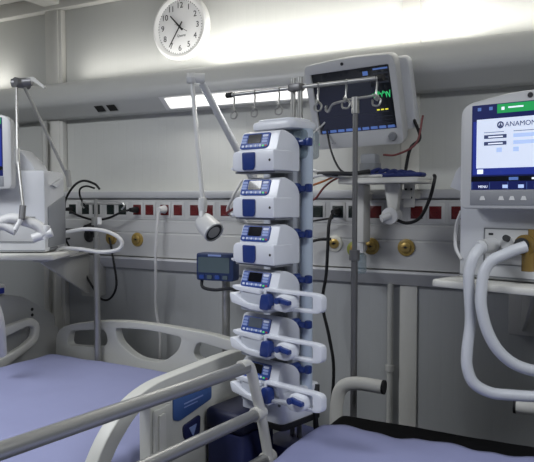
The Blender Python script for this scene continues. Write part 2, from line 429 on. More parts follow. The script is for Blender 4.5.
def make_syringe(k, label, lit=False):
    t = thing('syringe_pump', pump_world(k), PA, label, 'infusion pump', 'infusion pumps stacked on the stand')
    m = MB()
    m.prism(side_prof, -.066, .084, 'pump_white', 'yz', bev=.006)
    m.build('housing', t)
    # sweeping cradle flange at the left
    m = MB()
    m.prism(rpoly([(-.086, .034), (-.080, .016), (.0, .002), (.07, .002), (.07, .016), (-.02, .020), (-.07, .042), (-.088, .046)], .006), -.02, .03, 'pump_white', bev=.004)
    m.prism(rpoly([(-.084, .060), (-.07, .054), (.03, .048), (.03, .064), (-.06, .066), (-.082, .068)], .006), -.012, .03, 'pump_white', bev=.004)
    m.build('syringe_cradle', t)
    m = MB(); m.prism(rpoly([(.040, .008), (.074, .008), (.078, .03), (.074, .054), (.048, .054), (.042, .03)], .008), -.028, .0, 'pump_blue', bev=.004); m.build('syringe_clamp', t)
    # long guard loop to the right
    m = MB()
    out = rpoly([(.045, .070), (.228, .070), (.255, .066), (.255, .020), (.228, .015), (.045, .010)], [.004, .01, .018, .018, .01, .004])
    inn = rpoly([(.055, .060), (.224, .060), (.224, .025), (.055, .020)], [.003, .006, .006, .003])
    m.prism(out, -.012, .012, 'pump_white', holes=[inn], bev=.003)
    m.build('guard_loop', t)
    x0 = .105 if k < 5 else .15
    m = MB(); m.prism(rpoly([(x0, .012), (x0+.04, .010), (x0+.062, .026), (x0+.058, .056), (x0+.01, .060), (x0-.005, .036)], .012), -.032, .008, 'pump_white', bev=.006); m.build('plunger_driver', t)
    m = MB(); m.prism(rpoly([(x0+.012, .040), (x0+.02, .054), (x0+.034, .050), (x0+.062, .046), (x0+.062, .034), (x0+.04, .036)], .004), -.046, -.031, 'pump_blue', bev=.003); m.cyl((x0+.022, -.032, .044), (x0+.022, -.05, .044), .009, 'pump_blue', 14); m.build('plunger_lever', t)
    m = MB(); m.b2(-.05, .06, -.01, .08, -.004, .05, 'pump_grey', .004); m.build('base_shell', t)
    control_panel(t, lit); return t
make_volumetric(0, 'topmost white volumetric infusion pump in the stack, under the white rack cap')
make_volumetric(1, 'second white volumetric infusion pump from the top of the stack')
make_volumetric(2, 'third pump from the top, lowest one with a blue door lever')
make_syringe(3, 'fourth pump from the top, uppermost syringe pump with a dark display')
make_syringe(4, 'fifth pump from the top, syringe pump with a lit grey display', True)
make_syringe(5, 'bottom syringe pump of the stack, partly behind the steel bed rail')

# navy bin below the pumps
nb = thing('waste_bin', (-1.015, -.815, 0), -8, 'narrow navy blue bin standing under the pump stack between the beds', 'bin')
m = MB(); m.prism(rpoly(rect(-.07, .07, -.07, .1), .02), 0, .80, 'navy', 'xy', bev=.006); m.build('body', nb)
m = MB(); m.prism(rpoly(rect(-.075, .075, -.075, .105), .024), .80, .865, 'navy_dark', 'xy', bev=.02, seg=3); m.build('lid', nb)

# ------------------------------------------------------------------ IV poles
iv = thing('iv_pole', (-.788, -.41, 0), -23, 'thin steel drip pole with a hooked top bar in front of the patient monitor', 'iv pole')
m = MB(); m.cyl((0, 0, .1), (0, 0, 1.3), .0115, 'steel_dull', 16).cyl((0, 0, 1.3), (0, 0, 1.80), .009, 'steel_dull', 16).cyl((0, 0, 1.79), (0, 0, 1.845), .013, 'steel', 16); m.build('pole', iv)
m = MB()
m.tube([(0, 0, 1.84), (-.09, 0, 1.836), (-.115, 0, 1.828), (-.13, 0, 1.81), (-.142, 0, 1.815), (-.14, 0, 1.832)], .0045, 'steel', 10, 5)
m.tube([(0, 0, 1.84), (.07, 0, 1.84), (.09, 0, 1.842), (.1, 0, 1.834), (.095, 0, 1.822)], .0045, 'steel', 10, 5)
m.build('hook_bar', iv)
m = MB(); m.cyl((0, 0, 1.29), (0, 0, 1.325), .018, 'steel_dull'); m.build('collar', iv)
m = MB(); m.cyl((0, 0, .05), (0, 0, .12), .03, 'steel_dull')
for k in range(5):
    a = 2*PI*k/5+.9; m.tube([(0, 0, .09), (.24*math.cos(a), .24*math.sin(a), .06)], .012, 'steel_dull')
m.build('star_base', iv)
for k in range(5):
    a = 2*PI*k/5+.9; x, y = .24*math.cos(a), .24*math.sin(a)
    m = MB(); m.cyl((x-.01, y, .028), (x+.01, y, .028), .028, 'black_rubber', 16); m.cyl((x, y, .03), (x, y, .062), .007, 'steel'); m.build('castor', iv)

il = thing('iv_pole', (-2.018, -.335, 0), 0, 'short steel drip pole with a T bar at the head of the left bed', 'iv pole')
m = MB(); m.cyl((0, 0, .44), (0, 0, 1.33), .014, 'steel', 16).cyl((0, 0, 1.3), (0, 0, 1.5), .009, 'steel', 14); m.build('pole', il)
m = MB(); m.cyl((0, 0, 1.385), (0, 0, 1.42), .02, 'steel', 16).cyl((0, 0, 1.40), (.035, -.01, 1.405), .007, 'steel').cyl((.03, -.012, 1.39), (.03, -.012, 1.42), .009, 'white'); m.build('clamp', il)
m = MB(); m.tube([(-.07, 0, 1.46), (-.085, 0, 1.475), (-.075, 0, 1.486), (-.05, 0, 1.48), (0, 0, 1.48), (.12, 0, 1.478), (.15, 0, 1.482), (.16, 0, 1.47), (.145, 0, 1.455)], .004, 'steel', 8, 4); m.build('hook_bar', il)

# ------------------------------------------------------------------ patient monitor
pm = bpy.data.objects.new('patient_monitor', None); col.objects.link(pm)
pm.location = (-.86, -.24, 1.859)
pm.rotation_mode = 'XYZ'
pm.rotation_euler = (Matrix.Rotation(R(-2.4), 3, 'Z') @ Matrix.Rotation(R(18.9), 3, 'X') @ Matrix.Rotation(R(-1.9), 3, 'Y')).to_euler('XYZ')
tag(pm, 'grey tilted patient monitor with a black screen above the wall shelf', 'monitor')
m = MB()
out = rpoly([(-.178, -.172), (.172, -.172), (.178, .118), (.165, .148), (0, .158), (-.17, .148), (-.178, .12)], [.02, .02, .02, .03, .1, .03, .02])
m.prism(out, -.004, .05, 'bezel', holes=[rpoly(rect(-.1525, .1525, -.1145, .1145), .004)], bev=.005)
m.prism(rpoly(rect(-.172, .172, -.155, .145), .03), .045, .075, 'bezel', bev=.012)
m.build('front_housing', pm)
m = MB(); m.prism(rpoly(rect(-.12, .2, -.14, .125), .03), .075, .125, 'device_grey', bev=.01); m.build('rear_housing', pm)
m = MB(); m.prism(rect(-.1535, .1535, -.1155, .1155), .004, .02, 'screen_black')
y = .0035
def Q(m, x0, x1, z0, z1, mt, y=y): m.quad([(x0, y, z0), (x1, y, z0), (x1, y, z1), (x0, y, z1)], mt)
Q(m, -.15, .15, -.112, -.104, 'scr_navy')
for i in range(9): Q(m, -.146+.033*i, -.12+.033*i, -.111, -.101, 'scr_bar', .003)
Q(m, -.15, .13, -.052, -.0505, 'screen_grey')
for i in range(4): Q(m, .09, .145, .10-.016*i, .106-.016*i, 'scr_bar' if i == 0 else 'screen_grey', .003)
Q(m, -.02, .075, .015, .08, 'screen_grey', .0034); Q(m, .05, .07, .085, .1, 'scr_bar', .003)
random.seed(3)
pts = [(.068+.075*i/26, .0025, .012+random.uniform(-.014, .016)) for i in range(27)]
m.tube(pts, .0016, 'scr_lime', 5)
for i in range(3): Q(m, .085+.016*i, .096+.016*i, -.045, -.040, 'scr_yellow', .003)
for i in range(3): Q(m, .07, .14, -.068-.013*i, -.066-.013*i, 'screen_grey', .003)
m.build('screen', pm)
m = MB(); m.lathe([(.016, 0), (.016, .008), (.012, .013), (0, .013)], 'device_dark', T=Matrix.Translation((.135, -.004, -.142)) @ RT); m.build('control_knob', pm)
m = MB(); m.cyl((-.02, -.006, .138), (-.02, -.002, .138), .006, 'dark', 14); m.cyl((-.165, -.0045, -.15), (-.165, -.003, -.15), .003, 'green_led', 8)
for i in range(3): m.box((-.12+.012*i, -.0042, -.15), (.006, .001, .002), 'device_dark')
m.build('indicator', pm)

# wall shelf below it
sh = thing('monitor_shelf', (-.70, 0, 1.555), 0, 'white wall shelf under the patient monitor holding cables', 'shelf')
m = MB(); m.prism(rpoly([(-.2, -.30), (.11, -.34), (.125, -.2), (.1, -.1), (-.2, -.1)], .02), 0, .014, 'white_warm', 'xy', bev=.004); m.prism(rpoly([(-.2, -.30), (.11, -.34), (.125, -.2), (.1, -.1), (-.2, -.1)], .02), .013, .02, 'white_warm', 'xy', holes=[rpoly([(-.19, -.29), (.1, -.328), (.113, -.2), (.09, -.11), (-.19, -.11)], .02)]); m.build('tray', sh)
m = MB(); m.b2(-.17, -.13, -.2, -.12, -.22, .0, 'white_warm', .008).b2(-.16, -.14, -.14, -.07, -.06, -.03, 'white_warm', .004); m.build('support_column', sh)
m = MB(); m.prism(rpoly([(-.035, 0), (.025, 0), (.012, -.1), (.012, -.13), (-.022, -.13), (-.02, -.09)], .006), -.26, -.22, 'white_warm', bev=.004)
m.b2(.02, .06, -.2, -.19, -.085, 0, 'white_warm', .003).b2(-.02, .05, -.22, -.07, -.055, -.025, 'white_warm', .004); m.build('bracket_arm', sh)
m = MB(); m.cyl((-.01, -.27, -.115), (-.01, -.21, -.115), .03, 'white', 18).cyl((-.035, -.285, -.125), (-.01, -.265, -.115), .014, 'white', 12); m.build('pivot_knob', sh)
m = MB(); m.cyl((-.1, -.22, .01), (-.1, -.22, .075), .04, 'device_dark', 20).b2(-.13, -.07, -.25, -.19, .06, .11, 'device_side', .01); m.build('mount_neck', sh)
m = MB()
for q in ((.03, -.202, -.02), (.05, -.202, -.02), (.03, -.202, -.05), (.05, -.202, -.05)): m.cyl(q, (q[0], q[1]-.004, q[2]), .004, 'dark', 8)
m.build('screw', sh)

m = MB(); m.prism(rpoly([(-.10, -.04), (.10, -.035), (.095, .035), (-.09, .04)], .015), 0, .016, 'blue_cloth', 'xy', bev=.01)
for i in range(5): m.tube([(-.085+.03*i, -.036, .020-.002*i), (-.075+.03*i, 0, .030-.003*i), (-.08+.032*i, .034, .022-.002*i)], .007, 'blue_cloth', 8, 3)
o = m.build('pressure_cuff'); o.location = (-.685, -.25, 1.577); o.rotation_euler = (0, 0, R(-8)); tag(o, 'folded navy blue pressure cuff lying on the monitor shelf', 'cuff')

def cable(name, pts, r, mt, label, cat='cable', plug0=None, plug1=None, group=None, seg=8, n=6):
    m = MB(); m.tube(pts, r, mt, seg, n)
    if plug0 or plug1:
        t = thing(name, (0, 0, 0), 0, label, cat, group); m.build('cord', t)
        for pl in (plug0, plug1):
            if pl:
                q = MB(); q.cyl(pl[0], pl[1], pl[2], mt, 14, r2=pl[2]*.6); q.build('plug', t)
        return t
    o = m.build(name); return tag(o, label, cat, group)

# cable bundle left of the monitor neck
cable('monitor_cable', [(-.96, -.33, 1.592), (-.9, -.34, 1.592), (-.83, -.32, 1.59), (-.79, -.26, 1.60)], .008, 'dark', 'dark thick cable lying on the left end of the monitor shelf')
cable('sensor_cable', [(-1.03, -.3, 1.56), (-.95, -.34, 1.585), (-.88, -.3, 1.58), (-.8, -.27, 1.582), (-.73, -.3, 1.582)], .005, 'cable_white', 'white sensor cable drooping off the left end of the monitor shelf')
cable('sensor_cable', [(-1.05, -.25, 1.49), (-.99, -.29, 1.50), (-.95, -.28, 1.55), (-.9, -.25, 1.582), (-.84, -.2, 1.582)], .004, 'red_cable', 'thin red sensor cable looping below the left end of the monitor shelf')
cable('sensor_cable', [(-1.06, -.2, 1.72), (-1.03, -.26, 1.62), (-.98, -.32, 1.605), (-.9, -.30, 1.59), (-.82, -.25, 1.582)], .004, 'cable_white', 'thin white cable running up from the shelf beside the pump rack tube')
cable('monitor_cable', [(-.98, -.2, 1.76), (-.95, -.23, 1.68), (-.9, -.27, 1.61), (-.85, -.28, 1.585)], .004, 'dark', 'thin dark cable behind the lower left corner of the patient monitor')
cable('monitor_cable', [(-.66, -.14, 1.79), (-.63, -.17, 1.72), (-.66, -.19, 1.68), (-.68, -.19, 1.58)], .006, 'black', 'black cable dropping from the right side of the patient monitor to the shelf')
cable('monitor_cable', [(-.62, -.17, 1.80), (-.635, -.2, 1.70), (-.7, -.22, 1.66), (-.75, -.22, 1.66)], .004, 'red_cable', 'thin red cable under the right side of the patient monitor')
cable('power_cable', [(-.56, -.24, 1.582), (-.553, -.26, 1.57), (-.57, -.26, 1.5), (-.605, -.25, 1.435), (-.65, -.25, 1.415), (-.69, -.25, 1.425)], .006, 'black', 'black cable looping from the right end of the monitor shelf to its knob')

cable('sensor_cable', [(-1.08, -.3, 1.66), (-1.04, -.33, 1.60), (-.99, -.34, 1.575), (-.94, -.32, 1.59), (-.88, -.34, 1.583)], .0035, 'black', 'thin black sensor cable sagging between the pump rack and the shelf')
cable('sensor_cable', [(-1.05, -.28, 1.535), (-1.0, -.33, 1.545), (-.95, -.32, 1.562), (-.9, -.31, 1.583)], .004, 'orange_tape', 'thin tan cable at the left edge of the monitor shelf')
cable('sensor_cable', [(-.98, -.2, 1.80), (-1.03, -.24, 1.73), (-1.05, -.26, 1.66), (-1.0, -.3, 1.61), (-.95, -.27, 1.585), (-.87, -.24, 1.582)], .0035, 'cable_white', 'white cable hanging in a curve from the back of the patient monitor')
# flowmeter on gas outlet
fm = thing('flowmeter', (-.872, -.06, 1.31), 0, 'white oxygen flowmeter with clear bottle on the wall below the monitor shelf', 'flowmeter')
m = MB(); m.cyl((0, 0, .0), (0, -.06, .0), .014, 'white', 14).b2(-.018, .018, -.075, -.04, -.02, .03, 'white', .006).cyl((0, -.058, .02), (0, -.058, .085), .012, 'white', 14); m.build('body', fm)
m = MB(); m.lathe([(0, -.1), (.02, -.098), (.024, -.09), (.024, -.03), (.016, -.02), (0, -.02)], 'clear', T=Matrix.Translation((0, -.058, 0)), seg=18); m.build('bottle', fm)

# ------------------------------------------------------------------ ventilators
def ventilator(loc, rz, label, depth, left):
    t = thing('ventilator', loc, rz, label, 'ventilator')
    W, D, H = .5, depth, .335
    m = MB(); m.b2(0, W, 0, D, 0, H, 'device_grey', .012)
    m.prism(rpoly([(.1, H-.01), (W-.04, H-.01), (W-.055, H+.025), (W-.115, H+.09), (.15, H+.09)], .02), .02, D*.7, 'device_grey', bev=.006)
    m.b2(.004, W-.004, -.002, .004, .006, .010, 'device_dark'); m.build('body', t)
    if left:
        m = MB(); m.prism(rpoly([(.03, .02), (D-.004, .02), (D-.004, .235), (.03, .185)], .006), W-.002, W+.004, 'device_side', 'yz', bev=.001); m.build('side_panel', t)
        m = MB(); m.prism(rpoly([(.06, .275), (.2, .31), (.2, .29), (.12, .265)], .004), W-.002, W+.014, 'device_grey', 'yz', bev=.003); m.build('grip', t)
        m = MB(); m.b2(W-.02, W+.003, .05, .15, .004, .018, 'device_dark', .004); m.build('foot', t)
    # screen head
    hx = .036 if not left else .022
    z0 = .2 if not left else .257
    hz = .305
    m = MB()
    out = rpoly([(hx-.002, z0), (hx+.372, z0), (hx+.372, z0+hz-.02), (hx+.185, z0+hz+.012), (hx-.002, z0+hz-.02)], [.02, .02, .035, .15, .035])
    m.prism(out, -.07, -.02, 'bezel', bev=.008)
    m.prism(rpoly([(hx+.03, z0+.02), (hx+.34, z0+.02), (hx+.34, z0+hz-.05), (hx+.03, z0+hz-.05)], .03), -.03, .03, 'bezel', bev=.01)
    m.build('screen_head', t)
    yb = -.0705
    s = MB(); X0 = hx+.033; X1 = hx+.338; Z0 = z0+.052; Z1 = z0+.281
    def q(x0, x1, z0_, z1_, mt, y): s.quad([(X0+x0, y, Z0+z0_), (X0+x1, y, Z0+z0_), (X0+x1, y, Z0+z1_), (X0+x0, y, Z0+z1_)], mt)
    s.b2(X0, X1, yb-.0006, yb+.004, Z0, Z1, 'scr_navy')
    y1, y2, y3 = yb-.001, yb-.0014, yb-.0018
    q(.004, .301, .04, .185, 'scr_blue', y1)
    q(.07, .301, .203, .227, 'scr_green', y1); q(.003, .066, .205, .227, 'scr_navy', y1)
    for x in (.016, .048): q(x, x+.010, .213, .222, 'scr_bar', y2)
    q(.082, .09, .211, .219, 'scr_white2', y2); q(.1, .14, .2145, .2185, 'scr_white2', y2)
    q(.014, .285, .058, .19, 'scr_white', y1-.0002)
    s.text('ANAMONH', .0185, 'scr_text', FT(X0+.092, y2-.0004, Z0+.172), 'LEFT')
    s.lathe([(.0055, 0), (.0095, 0)], 'scr_text', T=FT(X0+.080, y2-.0003, Z0+.172), seg=14)
    s.prism([(X0+.075, Z0+.167), (X0+.085, Z0+.167), (X0+.080, Z0+.178)], y2-.0004, y2, 'scr_text')
    for i, xx in enumerate((.035, .115, .2)):
        q(xx, xx+.055, .153, .1545, 'scr_text', y2)
        for j in range(2):
            q(xx, xx+.062, .137-.018*j, .147-.018*j, 'scr_text' if i == 0 else 'scr_btn', y2)
            if i == 0: q(xx+.012, xx+.052, .140-.018*j, .143-.018*j, 'scr_white2', y3)
        q(xx+(.035 if i == 0 else 0), xx+(.05 if i == 0 else .015), .1, .112, 'scr_btn', y2)
    q(.017, .034, .043, .055, 'scr_white2', y2)
    q(.0, .305, .0225, .036, 'screen_black', y1); q(.105, .13, .025, .033, 'scr_bar', y2); q(.165, .285, .0265, .031, 'scr_white2', y2)
    s.text('MENU', .0095, 'scr_white2', FT(X0+.034, y2-.0004, Z0+.008), 'CENTER')
    for i in range(5): q(.088+.042*i, .103+.042*i, .004, .013, 'scr_btn', y2)
    for i in range(6): q(.002+.05*i, .003+.05*i, .001, .02, 'scr_bar', y2)
    s.build('display', t)
    m = MB()
    m.b2(hx+.03, hx+.341, yb-.001, yb+.004, z0+.01, z0+.05, 'bezel_dark', .001)
    for i, x in enumerate((hx+.066, hx+.118, hx+.147, hx+.178)):
        m.prism(rpoly([(x-.008, z0+.024), (x+.008, z0+.024), (x+.004, z0+.035), (x-.004, z0+.035)], .002), yb-.0022, yb-.0008, 'white')
    m.build('key_strip', t)
    m = MB(); m.cyl((hx+.19, -.072, z0+.295), (hx+.19, -.069, z0+.295), .007, 'dark', 14); m.build('sensor', t)
    if not left:
        m = MB(); m.prism(rpoly([(-.03, .262), (.004, .25), (.004, .325), (-.01, .31)], .004), .0, .04, 'device_grey', bev=.002); m.build('side_hook', t)
    # port panel
    m = MB()
    m.b2(.078, .46, -.004, .002, .045, .146, 'bezel', .002)
    for a in ((.078, .46, .143, .146), (.078, .46, .043, .046), (.078, .0805, .045, .146)):
        m.b2(a[0], a[1], -.0055, 0, a[2], a[3], 'device_dark')
    m.b2(.092, .105, -.005, 0, .126, .132, 'dark').b2(.16, .18, -.005, 0, .10, .104, 'device_dark').b2(.25, .27, -.005, 0, .127, .132, 'device_dark').b2(.265, .28, -.005, 0, .055, .075, 'device_dark')
    m.build('port_panel', t)
    m = MB(); m.cyl((.105, 0, .098), (.095, -.055, .095), .021, 'bezel', 18).cyl((.095, -.055, .095), (.09, -.075, .092), .019, 'device_grey', 18); m.build('inlet_port', t)
    m = MB(); m.cyl((.155, 0, .105), (.155, -.03, .105), .018, 'bezel', 16).cyl((.155, -.025, .118), (.157, -.045, .122), .009, 'dark', 12).b2(.14, .175, -.03, -.01, .075, .092, 'device_side', .004); m.build('knob', t)
    m = MB(); m.cyl((.21, 0, .105), (.21, -.05, .105), .028, 'clear_brown', 18).cyl((.215, -.035, .035), (.215, -.035, .1), .017, 'clear_brown', 16).cyl((.225, -.03, .12), (.225, -.03, .147), .013, 'clear_brown', 14)
    m.b2(.24, .30, -.04, 0, .08, .13, 'clear_brown', .008).cyl((.205, -.055, .105), (.205, -.06, .105), .02, 'dark', 14); m.build('exhalation_valve', t, 'amber clear plastic exhalation valve')
    # tray and arm
    m = MB(); m.prism(rpoly([(-.045 if not left else -.06, -.085), (.56, -.085), (.56, D+.02), (-.01, D+.02)], .02), -.024, -.003, 'white_warm', 'xy', bev=.006)
    m.build('tray', t)
    return t
vr = ventilator((-.402, -.587, 1.273), -14.3, 'ventilator with a lit standby screen and two white hoses at the right edge', .22, False)
vl = ventilator((-2.487, -.835, 1.282), 27.9, 'ventilator with its screen cut off at the left edge, on a wall bracket tray', .26, True)
m = MB(); m.b2(.16, .185, -.075, -.02, -.06, -.035, 'orange_tape', .004); m.bm.free()
# wall brackets
def bracket(a, b, z, h, label):
    a, b = Vector(a), Vector(b); d = (b-a); L = d.length; d.normalize()
    T = Matrix.Translation((a.x, a.y, 0)) @ Matrix.Rotation(math.atan2(d.y, d.x), 4, 'Z')
    t = thing('wall_bracket', (0, 0, 0), 0, label, 'bracket')
    m = MB(T); m.prism(rpoly([(0, z), (0, z-h), (.03, z-h), (L, z-.012), (L, z)], .006), -.006, .006, 'trim_grey', bev=.002); m.build('gusset', t)
    m = MB(T); m.b2(0, L, -.035, .035, z-.01, z, 'trim_grey', .003); m.build('flange', t)
    m = MB(); m.b2(a.x-.05, a.x+.05, a.y, -.0, z-h-.02, z-.03, 'trim_grey', .004); m.build('wall_plate', t)
bracket((-2.31, -.075), (-2.12, -.56), 1.246, .21, 'grey triangular wall bracket under the left ventilator tray')
bracket((-.28, -.075), (-.2, -.5), 1.237, .2, 'grey triangular wall bracket under the right ventilator tray')

# corrugated hoses
def hose(pts, r, label, mt='hose', pitch=.0055):
    P = smooth_path(pts, 24)
    # resample
    L = [0]
    for a, b in zip(P, P[1:]): L.append(L[-1]+(b-a).length)
    n = int(L[-1]/(pitch/2)); out = []; rad = []; j = 0
    for k in range(n+1):
        s_ = L[-1]*k/n
        while j < len(L)-2 and L[j+1] < s_: j += 1
        u = (s_-L[j])/max(1e-9, L[j+1]-L[j]); out.append(P[j].lerp(P[j+1], u)); rad.append(r*(1.06 if k % 2 else .94))
    m = MB(); m.tube(out, r, mt, 14, radii=rad)
    o = m.build('breathing_hose', angle=80); return tag(o, label, 'hose', 'corrugated white breathing hoses')
hose([(-.322, -.69, 1.368), (-.335, -.715, 1.345), (-.346, -.722, 1.303), (-.345, -.722, 1.26), (-.340, -.722, 1.17), (-.346, -.729, 1.095), (-.345, -.731, 1.046), (-.328, -.726, 1.003), (-.29, -.709, .979), (-.245, -.686, .972), (-.16, -.65, .97), (-.02, -.62, .99), (.12, -.7, 1.07), (.17, -.84, 1.2), (.12, -.84, 1.29), (.06, -.76, 1.292)], .015, 'outer white breathing hose hanging lower from the right ventilator')
hose([(-.205, -.70, 1.376), (-.232, -.712, 1.366), (-.26, -.722, 1.352), (-.285, -.733, 1.338), (-.302, -.74, 1.31), (-.308, -.745, 1.27), (-.308, -.748, 1.217), (-.292, -.743, 1.151), (-.262, -.731, 1.096), (-.216, -.71, 1.059), (-.15, -.68, 1.045), (-.04, -.66, 1.06), (.07, -.73, 1.13), (.11, -.83, 1.25), (.07, -.83, 1.292), (.0, -.77, 1.292)], .015, 'inner white breathing hose leaving the amber valve of the right ventilator')
hose([(-2.30, -.83, 1.35), (-2.25, -.87, 1.31), (-2.17, -.87, 1.32), (-2.09, -.84, 1.385), (-2.02, -.8, 1.425), (-1.965, -.77, 1.415), (-1.925, -.745, 1.395), (-1.905, -.735, 1.362)], .02, 'white breathing hose arching over the tray of the left ventilator', 'cable_white')
hose([(-2.36, -.86, 1.37), (-2.28, -.90, 1.35), (-2.17, -.9, 1.31), (-2.09, -.86, 1.35), (-2.05, -.82, 1.40), (-2.0, -.79, 1.38)], .018, 'lower white breathing hose in front of the left ventilator', 'cable_white')
m = MB(); m.cyl((-1.94, -.765, 1.352), (-1.885, -.72, 1.375), .017, 'white', 14).cyl((-1.905, -.738, 1.35), (-1.898, -.735, 1.40), .014, 'white', 14); o = m.build('hose_connector'); tag(o, 'white elbow connector on the end of the left ventilator hose', 'connector')
o = cable('drain_tube', [(-2.10, -.50, 1.268), (-2.078, -.482, 1.29), (-2.01, -.444, 1.287), (-1.935, -.405, 1.275), (-1.871, -.371, 1.283), (-1.853, -.359, 1.309), (-1.868, -.366, 1.338), (-1.918, -.391, 1.364), (-1.993, -.43, 1.372), (-2.06, -.47, 1.36)], .0085, 'cable_white', 'smooth white tube looping past the drip pole beside the left ventilator', 'tube')
hose([(-2.18, -.93, 1.30), (-2.12, -.93, 1.25), (-2.075, -.90, 1.20), (-2.05, -.86, 1.12), (-2.04, -.84, 1.03), (-2.08, -.80, .9)], .019, 'white breathing hose hanging below the left ventilator tray', 'cable_white')

# circuit support arm on the left ventilator
ca = thing('circuit_support_arm', (0, 0, 0), 0, 'thin steel inverted V support arm beside the left ventilator', 'support arm')
J = Vector((-2.073, -.68, 1.955))
Bp = (-2.0, -.52, 1.59); Ep = (-1.96, -.79, 1.475)
m = MB(); m.tube([Bp, J], .0065, 'steel', 10); m.cyl((-1.995, -.515, 1.55), (-2.0, -.52, 1.62), .011, 'steel', 12); m.build('upper_arm', ca)
m = MB(); m.tube([(J.x-.012, J.y-.02, J.z), (-2.018, -.76, 1.66), Ep], .006, 'steel', 10); m.cyl((-2.022, -.757, 1.69), (-2.015, -.763, 1.63), .010, 'steel', 12); m.build('lower_arm', ca)
m = MB(); m.cyl((J.x-.035, J.y-.02, J.z), (J.x+.035, J.y+.015, J.z+.006), .017, 'steel_dull', 16).cyl((J.x-.01, J.y-.03, J.z), (J.x+.0, J.y+.03, J.z), .02, 'steel_dull', 16); m.build('joint', ca)
m = MB(); m.prism(rpoly([(0, -.008), (.03, .0), (.075, -.03), (.08, -.022), (.03, .018), (0, .012)], .004), -.005, .005, 'trim_grey', T=Matrix.Translation((J.x+.02, J.y, J.z+.005)) @ Matrix.Rotation(R(20), 4, 'Z')); m.build('joint_lever', ca)
m = MB(); m.cyl(Ep, (Ep[0]+.004, Ep[1]-.01, Ep[2]-.05), .012, 'steel_dull', 12).cyl((Ep[0], Ep[1]-.01, Ep[2]-.05), (Ep[0]-.01, Ep[1]-.03, Ep[2]-.09), .009, 'white', 12); m.build('hose_clip', ca)

# ------------------------------------------------------------------ exam lamp
el = thing('examination_lamp', (0, 0, 0), 0, 'white examination lamp on a folding arm hanging left of the pumps', 'lamp')
PJ = Vector((-1.505, -.30, 1.985))
m = MB(); m.cyl((-1.345, -.12, 1.47), (-1.345, -.12, 1.60), .014, 'lamp_arm').b2(-1.375, -1.315, -.13, -.06, 1.49, 1.545, 'lamp_white', .006); m.build('rail_clamp', el)
m = MB(); m.tube([(-1.345, -.125, 1.58), (PJ.x+.02, PJ.y+.005, PJ.z-.02)], .015, 'lamp_arm', 12); m.build('upper_arm', el)
m = MB(); m.tube([(PJ.x-.012, PJ.y-.02, PJ.z-.01), (-1.462, -.33, 1.50)], .0095, 'lamp_white', 12); m.build('lower_arm', el)
m = MB(); m.cyl((PJ.x-.03, PJ.y-.03, PJ.z), (PJ.x+.03, PJ.y+.01, PJ.z), .021, 'lamp_white', 16).lathe([(.018, -.02), (.024, 0), (.015, .02), (0, .022)], 'lamp_white', T=Matrix.Translation((PJ.x-.012, PJ.y-.02, PJ.z))); m.build('pivot', el)
m = MB(); m.lathe([(.0, .03), (.016, .026), (.02, .0), (.016, -.03), (0, -.034)], 'lamp_white', T=Matrix.Translation((-1.462, -.33, 1.478)), seg=16); m.tube([(-1.462, -.33, 1.46), (-1.455, -.345, 1.425), (-1.45, -.34, 1.40)], .012, 'lamp_white', 10, 3); m.build('head_joint', el)
ax = Vector((.74, -.24, -.5)).normalized()
HT = Matrix.Translation((-1.447, -.325, 1.398)) @ ax.to_track_quat('Z', 'Y').to_matrix().to_4x4() @ Matrix.Scale(.80, 4)
m = MB(); m.lathe([(0, -.05), (.03, -.048), (.046, -.035), (.053, -.005), (.055, .05), (.055, .072), (.049, .075), (.047, .066)], 'lamp_white', HT, 28); m.build('lamp_head', el)
m = MB(); m.lathe([(.048, .067), (.036, .069), (0, .069)], 'lamp_lens', HT, 28); m.lathe([(.033, .0692), (.0, .0695)], 'trim_grey', HT, 20)
m.lathe([(.049, .066), (.040, .0705), (.036, .0705)], 'dark', HT, 28); m.build('lens', el)

# ------------------------------------------------------------------ blue box on a pole
bs = thing('equipment_stand', (-1.46, -.155, 0), 0, 'steel pole with round base behind the left bed headboard', 'stand')
m = MB(); m.cyl((0, 0, .04), (0, 0, 1.17), .017, 'steel', 18); m.build('pole', bs)
m = MB(); m.lathe([(0, 0), (.14, 0), (.14, .015), (.04, .03), (.03, .05), (0, .05)], 'dark', seg=32); m.build('base', bs)
bx = thing('blue_control_box', (-1.468, -.20, 1.16), 6, 'dark blue control box with a grey display left of the pumps', 'control box')
m = MB(); m.prism(rpoly(rect(-.086, .086, 0, .115), .012), -.04, .02, 'box_blue', bev=.005); m.b2(-.03, .05, .015, .035, .01, .06, 'dark', .004); m.build('case', bx)
m = MB(); m.prism(rpoly(rect(-.076, .068, .034, .098), .004), -.0415, -.038, 'box_lcd'); m.build('display', bx)
for i in range(4):
    m = MB(); m.prism(rpoly(rect(-.070+.036*i, -.048+.036*i, .008, .024), .004), -.044, -.038, 'box_lcd' if i % 2 else 'pump_panel'); m.build('button', bx)
m = MB(); m.b2(-.03, .03, -.0415, -.038, .102, .11, 'key'); m.build('badge', bx)
m = MB(); m.tube([(-.07, -.02, 0), (-.06, -.03, -.03), (0, -.035, -.038), (.06, -.03, -.03), (.1, -.02, -.04)], .007, 'dark', 8, 4); m.build('lead', bx)

